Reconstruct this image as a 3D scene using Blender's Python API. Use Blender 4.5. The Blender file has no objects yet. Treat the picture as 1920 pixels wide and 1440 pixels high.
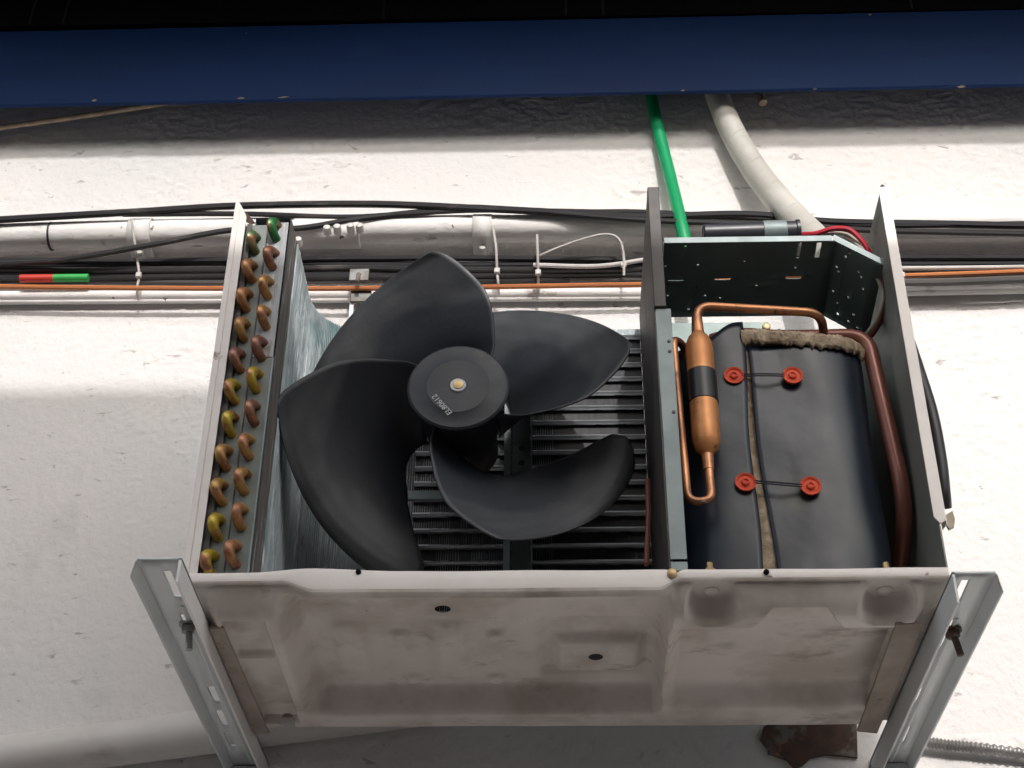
import bpy, math, random
import numpy as np
from mathutils import Vector, Matrix, noise as mnoise

random.seed(7)
SC = bpy.context.scene
COL = SC.collection
R = math.radians

# ------------------------------------------------------------------ camera
CAM_POS = Vector((-0.0082, -1.4619, -0.7793))
PITCH, YAW, ROLL, FPX = 0.60922, -0.03293, 0.00798, 2906.1
fw = Vector((math.sin(YAW)*math.cos(PITCH), math.cos(YAW)*math.cos(PITCH), math.sin(PITCH)))
rt = Vector((math.cos(YAW), -math.sin(YAW), 0.0))
up = rt.cross(fw)
rt, up = (math.cos(ROLL)*rt + math.sin(ROLL)*up), (-math.sin(ROLL)*rt + math.cos(ROLL)*up)
cd = bpy.data.cameras.new('camera')
cam = bpy.data.objects.new('camera', cd); COL.objects.link(cam)
cam.matrix_world = Matrix(((rt.x, up.x, -fw.x, CAM_POS.x), (rt.y, up.y, -fw.y, CAM_POS.y), (rt.z, up.z, -fw.z, CAM_POS.z), (0, 0, 0, 1)))
cd.sensor_fit = 'HORIZONTAL'; cd.sensor_width = 36.0; cd.lens = 36.0*FPX/1920.0
cd.clip_start = 0.05; cd.clip_end = 500.0
SC.camera = cam

# ------------------------------------------------------------------ sky, sun, exposure
SUN_EL, SUN_AZ = R(30.0), R(8.0)          # azimuth measured from the street side, plus = from the right
to_sun = Vector((math.sin(SUN_AZ)*math.cos(SUN_EL), -math.cos(SUN_AZ)*math.cos(SUN_EL), math.sin(SUN_EL)))
world = bpy.data.worlds.new('World'); SC.world = world; world.use_nodes = True
wn = world.node_tree.nodes; wl = world.node_tree.links
bg = wn['Background']; sky = wn.new('ShaderNodeTexSky')
sky.sky_type = 'NISHITA'; sky.sun_disc = False
sky.sun_elevation = SUN_EL; sky.sun_rotation = math.atan2(to_sun.x, to_sun.y)
sky.air_density = 1.3; sky.dust_density = 3.5; sky.ozone_density = 1.0
hz = wn.new('ShaderNodeHueSaturation'); hz.inputs['Saturation'].default_value = 0.42      # hazy, milky sky
wl.new(sky.outputs[0], hz.inputs['Color']); wl.new(hz.outputs[0], bg.inputs[0]); bg.inputs[1].default_value = 0.15
sd = bpy.data.lights.new('sun', 'SUN'); sd.energy = 1.5; sd.angle = R(0.6); sd.color = (1.0, 0.965, 0.945)
sun = bpy.data.objects.new('sun', sd); COL.objects.link(sun)
sun.rotation_euler = to_sun.to_track_quat('Z', 'Y').to_euler()
vs = SC.view_settings
vs.view_transform = 'Standard'; vs.look = 'None'; vs.exposure = 0.70; vs.gamma = 1.0; vs.use_curve_mapping = False
SC.cycles.max_bounces = 5

# ------------------------------------------------------------------ helpers
def at(px, py, Y):
    """point of the plane y = Y that stands at this place of the 1920 x 1440 photograph"""
    d = fw + rt*((px-960.0)/FPX) + up*((720.0-py)/FPX)
    return CAM_POS + d*((Y-CAM_POS.y)/d.y)

def atz(px, py, Z):
    d = fw + rt*((px-960.0)/FPX) + up*((720.0-py)/FPX)
    return CAM_POS + d*((Z-CAM_POS.z)/d.z)

def V(*a): return Vector(a)

def spline(pts, n=8):
    pts = [Vector(p) for p in pts]
    if len(pts) < 3: return pts
    ext = [pts[0]*2-pts[1]] + pts + [pts[-1]*2-pts[-2]]
    out = []
    for i in range(1, len(ext)-2):
        a, b, c, d = ext[i-1:i+3]
        for k in range(n):
            t = k/n
            out.append(0.5*((2*b)+(c-a)*t+(2*a-5*b+4*c-d)*t*t+(3*b-a-3*c+d)*t*t*t))
    out.append(pts[-1])
    return out

def fillet(pts, r, n=6):
    """polyline with its corners rounded"""
    pts = [Vector(p) for p in pts]; out = [pts[0]]
    for i in range(1, len(pts)-1):
        a, b, c = pts[i-1:i+2]
        da, dc = (a-b), (c-b); la, lc = da.length, dc.length
        rr = min(r, la*0.48, lc*0.48)
        p, q = b+da/la*rr, b+dc/lc*rr
        for k in range(n+1):
            t = k/n
            out.append((1-t)**2*p+2*t*(1-t)*b+t*t*q)
    out.append(pts[-1])
    return out

class MB:
    def __init__(s): s.v = []; s.f = []
    def add(s, vs_, fs):
        o = len(s.v); s.v += [tuple(p) for p in vs_]; s.f += [tuple(i+o for i in q) for q in fs]; return s
    def box(s, x0, x1, y0, y1, z0, z1):
        p = [(x0,y0,z0),(x1,y0,z0),(x1,y1,z0),(x0,y1,z0),(x0,y0,z1),(x1,y0,z1),(x1,y1,z1),(x0,y1,z1)]
        return s.add(p, [(0,3,2,1),(4,5,6,7),(0,1,5,4),(1,2,6,5),(2,3,7,6),(3,0,4,7)])
    def prism(s, poly, ext):
        n = len(poly); ext = Vector(ext); a = [Vector(p) for p in poly]; b = [p+ext for p in a]
        return s.add(a+b, [tuple(range(n))[::-1], tuple(range(n, 2*n))]+[(i, (i+1) % n, n+(i+1) % n, n+i) for i in range(n)])
    def tube(s, pts, r, n=12, cap=True):
        pts = [Vector(p) for p in pts]; m = len(pts)
        rad = r if callable(r) else (lambda t: r)
        T = [((pts[min(i+1, m-1)]-pts[max(i-1, 0)]).normalized()) for i in range(m)]
        nrm = T[0].orthogonal().normalized(); vs_ = []
        for i in range(m):
            nrm = (nrm-T[i]*nrm.dot(T[i])).normalized(); b = T[i].cross(nrm)
            rr = rad(i/(m-1))
            for k in range(n):
                a = 2*math.pi*k/n
                vs_.append(pts[i]+nrm*(rr*math.cos(a))+b*(rr*math.sin(a)))
        fs = [(i*n+k, i*n+(k+1) % n, (i+1)*n+(k+1) % n, (i+1)*n+k) for i in range(m-1) for k in range(n)]
        if cap: fs += [tuple(range(n))[::-1], tuple((m-1)*n+k for k in range(n))]
        return s.add(vs_, fs)
    def lathe(s, c, axis, prof, n=32, close=True):
        c = Vector(c); ax = Vector(axis).normalized(); u = ax.orthogonal().normalized(); w = ax.cross(u); vs_ = []
        for r_, h in prof:
            for k in range(n):
                a = 2*math.pi*k/n
                vs_.append(c+ax*h+u*(r_*math.cos(a))+w*(r_*math.sin(a)))
        m = len(prof)
        fs = [(i*n+k, i*n+(k+1) % n, (i+1)*n+(k+1) % n, (i+1)*n+k) for i in range(m-1) for k in range(n)]
        if close: fs += [tuple(range(n))[::-1], tuple((m-1)*n+k for k in range(n))]
        return s.add(vs_, fs)
    def sheet(s, g, flip=False):
        m, n = len(g), len(g[0]); vs_ = [p for row in g for p in row]
        fs = [(i*n+j, i*n+j+1, (i+1)*n+j+1, (i+1)*n+j) for i in range(m-1) for j in range(n-1)]
        if flip: fs = [q[::-1] for q in fs]
        return s.add(vs_, fs)
    def build(s, name, mat, parent=None, bevel=0.0, angle=38, seg=2, solid=0.0):
        me = bpy.data.meshes.new(name); me.from_pydata(s.v, [], s.f); me.update()
        me.shade_smooth(); me.set_sharp_from_angle(angle=R(angle))
        me.materials.append(MAT[mat] if isinstance(mat, str) else mat)
        o = bpy.data.objects.new(name, me); COL.objects.link(o)
        if solid:
            q = o.modifiers.new('thickness', 'SOLIDIFY'); q.thickness = solid; q.offset = 0
        if bevel:
            q = o.modifiers.new('edge', 'BEVEL'); q.width = bevel; q.segments = seg; q.limit_method = 'ANGLE'; q.angle_limit = R(40)
        setparent(o, parent)
        return o

def plate(us, vs_, holes_, f):
    """uneven grid with rectangular openings, shared vertices"""
    us = sorted(set(us) | {u for h_ in holes_ for u in h_[:2]}); vs_ = sorted(set(vs_) | {v for h_ in holes_ for v in h_[2:]})
    n = len(us); mb = MB(); mb.v = [tuple(f(u, v)) for v in vs_ for u in us]
    for j in range(len(vs_)-1):
        for i in range(n-1):
            cu, cv = (us[i]+us[i+1])/2, (vs_[j]+vs_[j+1])/2
            if not any(a < cu < b_ and c < cv < d for a, b_, c, d in holes_): mb.f.append((j*n+n+i, j*n+n+i+1, j*n+i+1, j*n+i))
    return mb

def setparent(o, parent):
    if parent is not None:
        o.parent = parent
        if parent.type == 'EMPTY': o.matrix_parent_inverse = Matrix.Translation(-parent.location)

def tag(o, label, cat, group=None, kind=None):
    o['label'] = label; o['category'] = cat
    if group: o['group'] = group
    if kind: o['kind'] = kind
    return o

def empty(name, loc, label, cat, group=None):
    o = bpy.data.objects.new(name, None); COL.objects.link(o); o.location = loc; o.empty_display_size = 0.05
    return tag(o, label, cat, group)

# ------------------------------------------------------------------ materials
MAT = {}
def material(name, c1, c2=None, scale=12.0, rough=0.5, metal=0.0, bump=0.0, bscale=60.0, spots=None, spec=0.5, stretch=(1, 1, 1), rvar=0.12, coat=0.0, detail=4.0, layers=()):
    """two base tones mixed by noise, then dirt / wear layers: (colour, noise scale, low, high, stretch)"""
    m = bpy.data.materials.new(name); m.use_nodes = True; MAT[name] = m
    nt = m.node_tree; N = nt.nodes; L = nt.links; b = N['Principled BSDF']
    tc = N.new('ShaderNodeTexCoord')
    def coords(st):
        mp = N.new('ShaderNodeMapping'); mp.inputs['Scale'].default_value = st
        L.new(tc.outputs['Object'], mp.inputs['Vector']); return mp.outputs[0]
    def noise(sc, st, det=4.0, ro=0.6):
        n = N.new('ShaderNodeTexNoise'); n.inputs['Scale'].default_value = sc; n.inputs['Detail'].default_value = det
        n.inputs['Roughness'].default_value = ro; L.new(coords(st), n.inputs['Vector']); return n.outputs[0]
    def ramp(src, lo, hi):
        r = N.new('ShaderNodeMapRange'); r.inputs[1].default_value = lo; r.inputs[2].default_value = hi; r.interpolation_type = 'SMOOTHSTEP'
        L.new(src, r.inputs[0]); return r.outputs[0]
    def mix(fac, a, c):
        x = N.new('ShaderNodeMix'); x.data_type = 'RGBA'
        L.new(fac, x.inputs[0])
        for s_, val in ((6, a), (7, c)):
            if isinstance(val, tuple): x.inputs[s_].default_value = (*val, 1)
            else: L.new(val, x.inputs[s_])
        return x.outputs[2]
    c2 = c2 or tuple(v*0.8 for v in c1)
    n0 = noise(scale, stretch, detail)
    col = mix(ramp(n0, 0.35, 0.65), c1, c2)
    rf = None
    for (lc, ls, lo, hi, lst) in layers:
        fac = ramp(noise(ls, lst, 4.0, 0.65), lo, hi)
        col = mix(fac, col, lc)
    L.new(col, b.inputs['Base Color'])
    b.inputs['Metallic'].default_value = metal
    r = N.new('ShaderNodeMapRange'); r.inputs[3].default_value = max(0.03, rough-rvar); r.inputs[4].default_value = min(1, rough+rvar)
    L.new(noise(scale*2.3, stretch, 2.0), r.inputs[0]); L.new(r.outputs[0], b.inputs['Roughness'])
    b.inputs['Specular IOR Level'].default_value = spec
    b.inputs['Coat Weight'].default_value = coat
    if bump:
        bp = N.new('ShaderNodeBump'); bp.inputs['Strength'].default_value = 1.0; bp.inputs['Distance'].default_value = bump
        L.new(noise(bscale, stretch, 4.0), bp.inputs['Height']); L.new(bp.outputs[0], b.inputs['Normal'])
    return m

S1 = (1, 1, 1)
material('cream_paint', (0.80, 0.74, 0.70), (0.75, 0.69, 0.645), 9, 0.38, bump=0.0004, bscale=40, layers=[((0.30, 0.22, 0.17), 26, 0.66, 0.74, S1)])
material('panel_inside', (0.26, 0.265, 0.24), (0.21, 0.215, 0.195), 7, 0.5, layers=[((0.09, 0.08, 0.065), 14, 0.55, 0.75, S1)])
material('galvanised', (0.25, 0.30, 0.30), (0.20, 0.24, 0.24), 16, 0.5, 0.2, layers=[((0.24, 0.22, 0.19), 22, 0.6, 0.78, S1)])
material('end_plate', (0.17, 0.19, 0.175), (0.13, 0.143, 0.13), 20, 0.55, 0.3, layers=[((0.17, 0.145, 0.12), 18, 0.52, 0.75, (2, 2, 0.6))])
material('teal_steel', (0.16, 0.215, 0.205), (0.13, 0.175, 0.167), 9, 0.5, 0.2, layers=[((0.06, 0.065, 0.06), 30, 0.62, 0.75, S1)])
material('dark_steel', (0.085, 0.075, 0.07), (0.06, 0.054, 0.05), 11, 0.55, 0.1, layers=[((0.13, 0.09, 0.06), 22, 0.58, 0.75, (3, 3, .5))])
material('fin', (0.40, 0.445, 0.455), (0.29, 0.335, 0.345), 30, 0.5, 0.3, bump=0.0012, bscale=260, stretch=(4, 4, 0.25),
         layers=[((0.62, 0.66, 0.68), 40, 0.56, 0.66, (3, 3, 0.3)), ((0.13, 0.23, 0.24), 7, 0.52, 0.70, (1, 1, .8)), ((0.18, 0.15, 0.13), 30, 0.62, 0.70, (1.5, 1.5, 0.35))])
material('fin_dirt', (0.20, 0.175, 0.16), (0.12, 0.105, 0.095), 34, 0.8, stretch=(3, 3, .35), layers=[((.42, .41, .40), 36, .58, .66, (3, 3, .3))])
material('fin_white', (0.40, 0.41, 0.415), (0.28, 0.29, 0.295), 40, 0.5, 0.2, bump=0.001, bscale=240, stretch=(4, 4, 0.25), layers=[((0.2, 0.16, 0.13), 34, 0.58, 0.68, (2, 2, .5))])
material('tube_metal', (0.62, 0.64, 0.66), (0.46, 0.48, 0.50), 18, 0.28, 0.9, stretch=(.3, 1, 1))
material('blade_plastic', (0.017, 0.021, 0.028), (0.013, 0.016, 0.022), 14, 0.52, bump=0.0003, bscale=120, layers=[((0.042, 0.042, 0.040), 10, 0.52, 0.72, S1), ((.30, .30, .28), 150, .735, .76, S1)])
material('coil_dark', (0.030, 0.031, 0.033), (0.02, 0.02, 0.022), 40, 0.6, 0.2, stretch=(4, 4, .3), layers=[((.10, .10, .10), 20, .62, .72, (3, 3, .4))])
material('navy', (0.0035, 0.026, 0.108), (0.003, 0.022, 0.09), 5, 0.5, spec=.2, stretch=(.3, 1, 1), bump=0.0004, bscale=30, layers=[((0.008, 0.034, 0.112), 7, 0.58, 0.75, (.4, 1, 1)), ((0.25, 0.26, 0.24), 60, 0.735, 0.76, (.6, 1, 1))])
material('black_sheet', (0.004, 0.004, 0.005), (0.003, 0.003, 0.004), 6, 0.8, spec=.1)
material('vinyl', (0.013, 0.021, 0.034), (0.010, 0.016, 0.026), 8, 0.36, bump=0.0013, bscale=9, rvar=.08, detail=2, spec=0.4, layers=[((0.028, 0.028, 0.026), 13, 0.60, 0.75, (1, 1, .6))])
material('felt', (0.46, 0.37, 0.27), (0.30, 0.23, 0.16), 60, 0.95, bump=0.003, bscale=160, spec=0.1)
material('red_plastic', (0.66, 0.085, 0.035), (0.58, 0.07, 0.03), 20, 0.55, spec=.25)
material('cord', (0.012, 0.014, 0.022), rough=0.7)
material('copper', (0.62, 0.30, 0.15), (0.50, 0.225, 0.105), 14, 0.42, 0.7, layers=[((0.26, 0.12, 0.07), 26, 0.48, 0.66, (1, 1, .5)), ((.12, .06, .045), 40, .60, .70, S1)])
material('copper_new', (0.62, 0.27, 0.10), (0.55, 0.23, 0.08), 10, 0.46, 0.4, bump=0.0004, bscale=90, stretch=(.2, .2, 3), layers=[((.36, .16, .07), 24, .56, .70, (1, 1, .6)), ((.20, .09, .05), 55, .64, .72, S1)])
material('brown_pipe', (0.235, 0.085, 0.060), (0.17, 0.060, 0.045), 14, 0.34, 0.25, layers=[((0.22, 0.10, 0.05), 18, 0.58, 0.75, S1)])
material('black_tape', (0.014, 0.014, 0.016), rough=0.38)
material('bracket_paint', (0.64, 0.665, 0.665), (0.58, 0.605, 0.605), 7, 0.36, layers=[((0.20, 0.17, 0.15), 45, 0.70, 0.75, S1)])
material('bracket_pale', (0.78, 0.76, 0.74), (0.72, 0.70, 0.68), 8, 0.42, layers=[((0.25, 0.18, 0.13), 36, 0.68, 0.75, S1)])
material('bolt_metal', (0.15, 0.155, 0.15), (0.09, 0.08, 0.07), 50, 0.45, 0.4)
material('rust', (0.115, 0.062, 0.042), (0.075, 0.048, 0.038), 60, 0.85, layers=[((.30, .12, .03), 38, .60, .68, S1), ((.17, .15, .135), 17, .5, .6, S1)])
material('conduit', (0.84, 0.81, 0.79), (0.77, 0.74, 0.72), 16, 0.6, bump=0.002, bscale=50, stretch=(.5, 1, 1),
         layers=[((0.36, 0.32, 0.29), 30, 0.60, 0.74, (.5, 1, 1)), ((0.13, 0.105, 0.09), 75, 0.68, 0.74, (1, 1, .5))])
material('cable_black', (0.016, 0.015, 0.018), (0.024, 0.022, 0.024), 9, 0.45, stretch=(.2, 1, 1), layers=[((0.08, 0.07, 0.066), 24, 0.60, 0.72, (.3, 1, 1))])
material('cable_grey', (0.11, 0.10, 0.098), (0.07, 0.064, 0.062), 9, 0.5, stretch=(.2, 1, 1))
material('cable_white', (0.66, 0.63, 0.61), rough=0.5)
material('cable_orange', (0.56, 0.20, 0.06), (0.40, 0.12, 0.04), 9, 0.5, stretch=(.2, 1, 1))
material('cable_brown', (0.20, 0.08, 0.045), rough=0.5)
material('tie_plastic', (0.56, 0.53, 0.50), (0.45, 0.42, 0.39), 30, 0.45)
material('red_sleeve', (0.62, 0.05, 0.03), rough=0.45)
material('green_sleeve', (0.04, 0.42, 0.09), rough=0.45)
material('green_pipe', (0.008, 0.34, 0.13), (0.006, 0.29, 0.105), 7, 0.42, layers=[((.03, .30, .15), 12, .55, .72, (1, 1, .4)), ((.10, .22, .13), 60, .66, .74, S1)])
material('wrap', (0.56, 0.54, 0.50), (0.47, 0.45, 0.41), 11, 0.55, bump=0.0015, bscale=30, layers=[((0.28, 0.25, 0.22), 22, 0.62, 0.76, S1)])
material('beige_rope', (0.42, 0.33, 0.24), (0.30, 0.23, 0.16), 50, 0.8, bump=0.001, bscale=120, layers=[((0.12, 0.09, 0.06), 40, .6, .7, S1)])
material('paper', (0.50, 0.43, 0.34), (0.42, 0.35, 0.27), 30, 0.8)
material('wire_red', (0.55, 0.02, 0.04), rough=0.4)
material('wire_white', (0.55, 0.50, 0.42), rough=0.5)
material('capacitor', (0.035, 0.037, 0.045), rough=0.4)
material('white_trunk', (0.66, 0.635, 0.61), (0.60, 0.575, 0.55), 7, 0.5, layers=[((0.42, 0.38, 0.35), 16, .6, .78, (.4, 1, 1))])
material('flex', (0.34, 0.33, 0.32), (0.25, 0.24, 0.23), 40, 0.45, 0.6)
material('brass', (0.55, 0.40, 0.20), (0.42, 0.30, 0.15), 60, 0.45, 0.6)
material('pale_print', (0.55, 0.56, 0.58), rough=0.6)
material('house_front', (0.16, 0.13, 0.11), scale=2, rough=.8)
material('dark_glass', (0.02, 0.022, 0.025), rough=.15)
material('street', (0.17, 0.16, 0.152), (0.14, 0.132, 0.125), 1.2, 0.85, bump=0.004, bscale=30)
material('board', (0.30, 0.31, 0.33), rough=0.6)
material('pan_paint', (0.66, 0.60, 0.555), (0.57, 0.515, 0.47), 7, 0.46, bump=0.0006, bscale=45,
         layers=[((0.47, 0.41, 0.355), 7, 0.45, 0.66, S1), ((0.36, 0.31, 0.26), 17, 0.57, 0.72, (.7, 1.5, 1)), ((0.36, 0.31, 0.265), 5, 0.58, 0.72, (1.2, 1, 1)), ((0.16, 0.12, 0.09), 85, 0.71, 0.75, S1)])

def blade_material():
    m = material('blade', (0.016, 0.0195, 0.026), (0.012, 0.015, 0.020), 14, 0.5, bump=0.0003, bscale=120, layers=[((.30, .30, .28), 150, .74, .765, S1)])
    nt = m.node_tree; N = nt.nodes; L = nt.links; b = N['Principled BSDF']
    at_ = N.new('ShaderNodeAttribute'); at_.attribute_name = 'dust_light'
    src = b.inputs['Base Color'].links[0].from_socket
    x = N.new('ShaderNodeMix'); x.data_type = 'RGBA'; L.new(at_.outputs['Fac'], x.inputs[0]); L.new(src, x.inputs[6]); x.inputs[7].default_value = (.050, .053, .056, 1); L.new(x.outputs[2], b.inputs['Base Color'])
blade_material()

def bend_material():
    m = bpy.data.materials.new('return_bend'); m.use_nodes = True; MAT['return_bend'] = m
    nt = m.node_tree; N = nt.nodes; L = nt.links; b = N['Principled BSDF']
    oi = N.new('ShaderNodeObjectInfo'); ge = N.new('ShaderNodeNewGeometry')
    n = N.new('ShaderNodeTexNoise'); n.inputs['Scale'].default_value = 55; n.inputs['Detail'].default_value = 3; L.new(ge.outputs['Position'], n.inputs['Vector'])
    n2 = N.new('ShaderNodeTexNoise'); n2.inputs['Scale'].default_value = 130; n2.inputs['Detail'].default_value = 4; L.new(ge.outputs['Position'], n2.inputs['Vector'])
    mr = N.new('ShaderNodeMapRange'); mr.inputs[1].default_value = 0.40; mr.inputs[2].default_value = 0.50; L.new(n.outputs[0], mr.inputs[0])
    mu = N.new('ShaderNodeMath'); mu.operation = 'MULTIPLY'; L.new(mr.outputs[0], mu.inputs[0]); L.new(oi.outputs['Alpha'], mu.inputs[1])
    c0 = N.new('ShaderNodeMix'); c0.data_type = 'RGBA'; c0.inputs[6].default_value = (0.40, 0.17, 0.075, 1); c0.inputs[7].default_value = (0.19, 0.085, 0.055, 1)
    m2 = N.new('ShaderNodeMapRange'); m2.inputs[1].default_value = 0.42; m2.inputs[2].default_value = 0.62; L.new(n2.outputs[0], m2.inputs[0]); L.new(m2.outputs[0], c0.inputs[0])
    c1 = N.new('ShaderNodeMix'); c1.data_type = 'RGBA'; L.new(mu.outputs[0], c1.inputs[0]); L.new(c0.outputs[2], c1.inputs[6]); L.new(oi.outputs['Color'], c1.inputs[7])
    L.new(c1.outputs[2], b.inputs['Base Color']); b.inputs['Metallic'].default_value = 0.35; b.inputs['Roughness'].default_value = 0.34
bend_material()

def wall_material():
    m = bpy.data.materials.new('plaster'); m.use_nodes = True; MAT['plaster'] = m
    nt = m.node_tree; N = nt.nodes; L = nt.links; b = N['Principled BSDF']
    tc = N.new('ShaderNodeTexCoord')
    def noise(sc, st=S1, det=4.0, ro=0.6, dist=0.0):
        mp = N.new('ShaderNodeMapping'); mp.inputs['Scale'].default_value = st; L.new(tc.outputs['Object'], mp.inputs['Vector'])
        n = N.new('ShaderNodeTexNoise'); n.inputs['Scale'].default_value = sc; n.inputs['Detail'].default_value = det; n.inputs['Roughness'].default_value = ro
        n.inputs['Distortion'].default_value = dist; L.new(mp.outputs[0], n.inputs['Vector']); return n.outputs[0]
    def ramp(s, lo, hi):
        r = N.new('ShaderNodeMapRange'); r.inputs[1].default_value = lo; r.inputs[2].default_value = hi; r.interpolation_type = 'SMOOTHSTEP'; L.new(s, r.inputs[0]); return r.outputs[0]
    def mix(f, a, c, mode='MIX'):
        x = N.new('ShaderNodeMix'); x.data_type = 'RGBA'; x.blend_type = mode; L.new(f, x.inputs[0])
        for i, v in ((6, a), (7, c)):
            if isinstance(v, tuple): x.inputs[i].default_value = (*v, 1)
            else: L.new(v, x.inputs[i])
        return x.outputs[2]
    def math_(op, a, c):
        x = N.new('ShaderNodeMath'); x.operation = op
        for i, v in ((0, a), (1, c)):
            if isinstance(v, (int, float)): x.inputs[i].default_value = v
            else: L.new(v, x.inputs[i])
        return x.outputs[0]
    col = mix(ramp(noise(2.6), 0.38, 0.66), (0.74, 0.71, 0.695), (0.69, 0.68, 0.67))
    col = mix(math_('MULTIPLY', ramp(noise(7, (1, 1, .6)), 0.60, 0.80), 0.35), col, (0.50, 0.485, 0.47))
    col = mix(math_('MULTIPLY', ramp(noise(46, (.55, 1, 1.2), 4, .55, .6), 0.645, 0.72), 0.75), col, (0.36, 0.335, 0.32))
    col = mix(math_('MULTIPLY', ramp(noise(120, (.7, 1, 1), 4), 0.70, 0.76), 0.8), col, (0.24, 0.215, 0.20))
    L.new(col, b.inputs['Base Color']); b.inputs['Roughness'].default_value = 0.75; b.inputs['Specular IOR Level'].default_value = 0.3
    bp = N.new('ShaderNodeBump'); bp.inputs['Strength'].default_value = 1.0; bp.inputs['Distance'].default_value = 0.0011
    L.new(noise(170, S1, 3), bp.inputs['Height']); L.new(bp.outputs[0], b.inputs['Normal'])
wall_material()

# ================================================================== the setting
WALL = 0.46
g = MB().sheet([[V(-120, -120, -2.4), V(120, -120, -2.4)], [V(-120, WALL+.3, -2.4), V(120, WALL+.3, -2.4)]]).build('street_ground', 'street')
g['kind'] = 'structure'
def vnoise(X, Z, seed):
    # smooth value noise on the whole grid at once
    rg = np.random.default_rng(seed); T = rg.random((257, 257))
    xi = np.floor(X).astype(int); zi = np.floor(Z).astype(int); fx = X-xi; fz = Z-zi
    fx = fx*fx*(3-2*fx); fz = fz*fz*(3-2*fz); xi %= 256; zi %= 256
    return (T[zi, xi]*(1-fx)+T[zi, xi+1]*fx)*(1-fz)+(T[zi+1, xi]*(1-fx)+T[zi+1, xi+1]*fx)*fz-0.5
WX0, WX1, WZ0, WZ1, ST = -1.02, 0.86, -0.14, 1.36, 0.0030
gx = np.arange(WX0, WX1+ST/2, ST); gz = np.arange(WZ0, WZ1+ST/2, ST)
X, Z = np.meshgrid(gx, gz)
wx = X+.012*vnoise(X*22, Z*22, 5); wz = Z+.012*vnoise(X*22+40, Z*22, 6)
patch = np.clip(vnoise(X*5+9, Z*6, 8)*2.2+.62, .18, 1.0)
rid = 1-np.abs(vnoise(wx*62, wz*78, 11))*3.2
h = 0.7*(.0030*patch*np.clip(rid, 0, 1)**2*(vnoise(X*30, Z*30, 12)+.5)+.0022*patch*vnoise(wx*95, wz*105, 13)+.0014*vnoise(X*190, Z*190, 14)+.0014*vnoise(X*9, Z*9, 15))
edge = np.clip(np.minimum(np.minimum(X-WX0, WX1-X), np.minimum(Z-WZ0, WZ1-Z))/.03, 0, 1)
Yw = WALL-np.clip(h, -.003, .006)*edge
nz_, nx_ = X.shape
wv = np.stack([X, Yw, Z], -1).reshape(-1, 3).tolist()
ii = (np.arange(nz_-1)[:, None]*nx_+np.arange(nx_-1)[None, :]).ravel()
wf = np.stack([ii, ii+1, ii+nx_+1, ii+nx_], -1).tolist()
wm = MB(); wm.v = wv; wm.f = wf
xe, ze = gx[-1], gz[-1]
for a_, b_, c_, d_ in ((-6, 6, -2.4, WZ0), (-6, 6, ze, 3.2), (-6, WX0, WZ0, ze), (xe, 6, WZ0, ze)):
    wm.add([(a_, WALL, c_), (b_, WALL, c_), (b_, WALL, d_), (a_, WALL, d_)], [(0, 1, 2, 3)])
wm.add([(-6, WALL+.25, -2.4), (6, WALL+.25, -2.4), (6, WALL+.25, 3.2), (-6, WALL+.25, 3.2)], [(3, 2, 1, 0)])
w = wm.build('wall', 'plaster', angle=180)
tag(w, 'rough white plastered wall behind the opened air conditioner', 'wall')

# eave: dark sheet over the gap between beam and wall
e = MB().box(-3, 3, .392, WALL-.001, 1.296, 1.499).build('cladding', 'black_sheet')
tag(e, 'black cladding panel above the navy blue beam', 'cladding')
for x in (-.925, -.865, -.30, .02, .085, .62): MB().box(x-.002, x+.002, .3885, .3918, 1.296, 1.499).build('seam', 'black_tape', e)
cn = MB()  # unseen canopy added overhead, front edge set by where its shade ends
CE = WALL-(1.50-1.042)/(math.tan(SUN_EL)/math.cos(SUN_AZ))
cn.box(-3, 3, CE, WALL-.001, 1.50, 1.53)
cn = cn.build('canopy', 'black_sheet'); tag(cn, 'unseen dark canopy added above the beam to shade the upper wall', 'canopy')

# navy steel angle beam
b = MB()
prof = [(0.385, 1.100), (0.392, 1.098), (0.392, 1.274), (0.455, 1.274), (0.455, 1.281), (0.385, 1.281)]
b.prism([V(-3, y, z-.019) for y, z in prof], (6, 0, .040))
b = b.build('steel_beam', 'navy', bevel=0.002)
tag(b, 'long navy blue painted steel beam along the top of the wall', 'beam')

rgc = random.Random(4)
for k in range(9):
    x = -.93+1.7*rgc.random(); z, y = rgc.choice(((1.1015, .3845), (1.2795, .3845), (1.103, .3845)))
    w_ = .002+.006*rgc.random(); hh = .0012+.0025*rgc.random()
    MB().prism([V(x-w_, y, z), V(x-w_*.3, y, z-hh*.6), V(x+w_*.7, y, z-hh*.3), V(x+w_, y, z+hh*.2), V(x+w_*.2, y, z+hh)], (0, .0009, 0)).build('bare_chip', 'beige_rope', b)
# unseen stepped board added behind the viewer to shade the lower left of the wall and most of the unit
off = to_sun*3.3
P0 = V(-0.525, WALL, 0.545)+off
stepz = [(-.95, 0), (0, 0), (0, -.380), (.935, -.380), (.935, -1.20), (-.95, -1.20)]
bd = MB().prism([V(P0.x+u, P0.y, P0.z+v) for u, v in stepz], (0, .03, 0)).build('shade_board', 'board', bevel=.004)
tag(bd, 'unseen grey stepped board added behind the viewer to cast shade', 'board')
# unseen house added across the street to block low sky light
hs = empty('house', (0, -7.2, -2.4), 'unseen brown house front added across the street to block low sky', 'house')
MB().box(-22, 22, -11, -7.2, -2.4, 2.6).build('front', 'house_front', hs)
for k in range(14):
    for z in (-1.2, 1.6): MB().box(-20+k*3, -18.7+k*3, -7.24, -7.2, z, z+1.4).build('window', 'dark_glass', hs)

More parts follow.
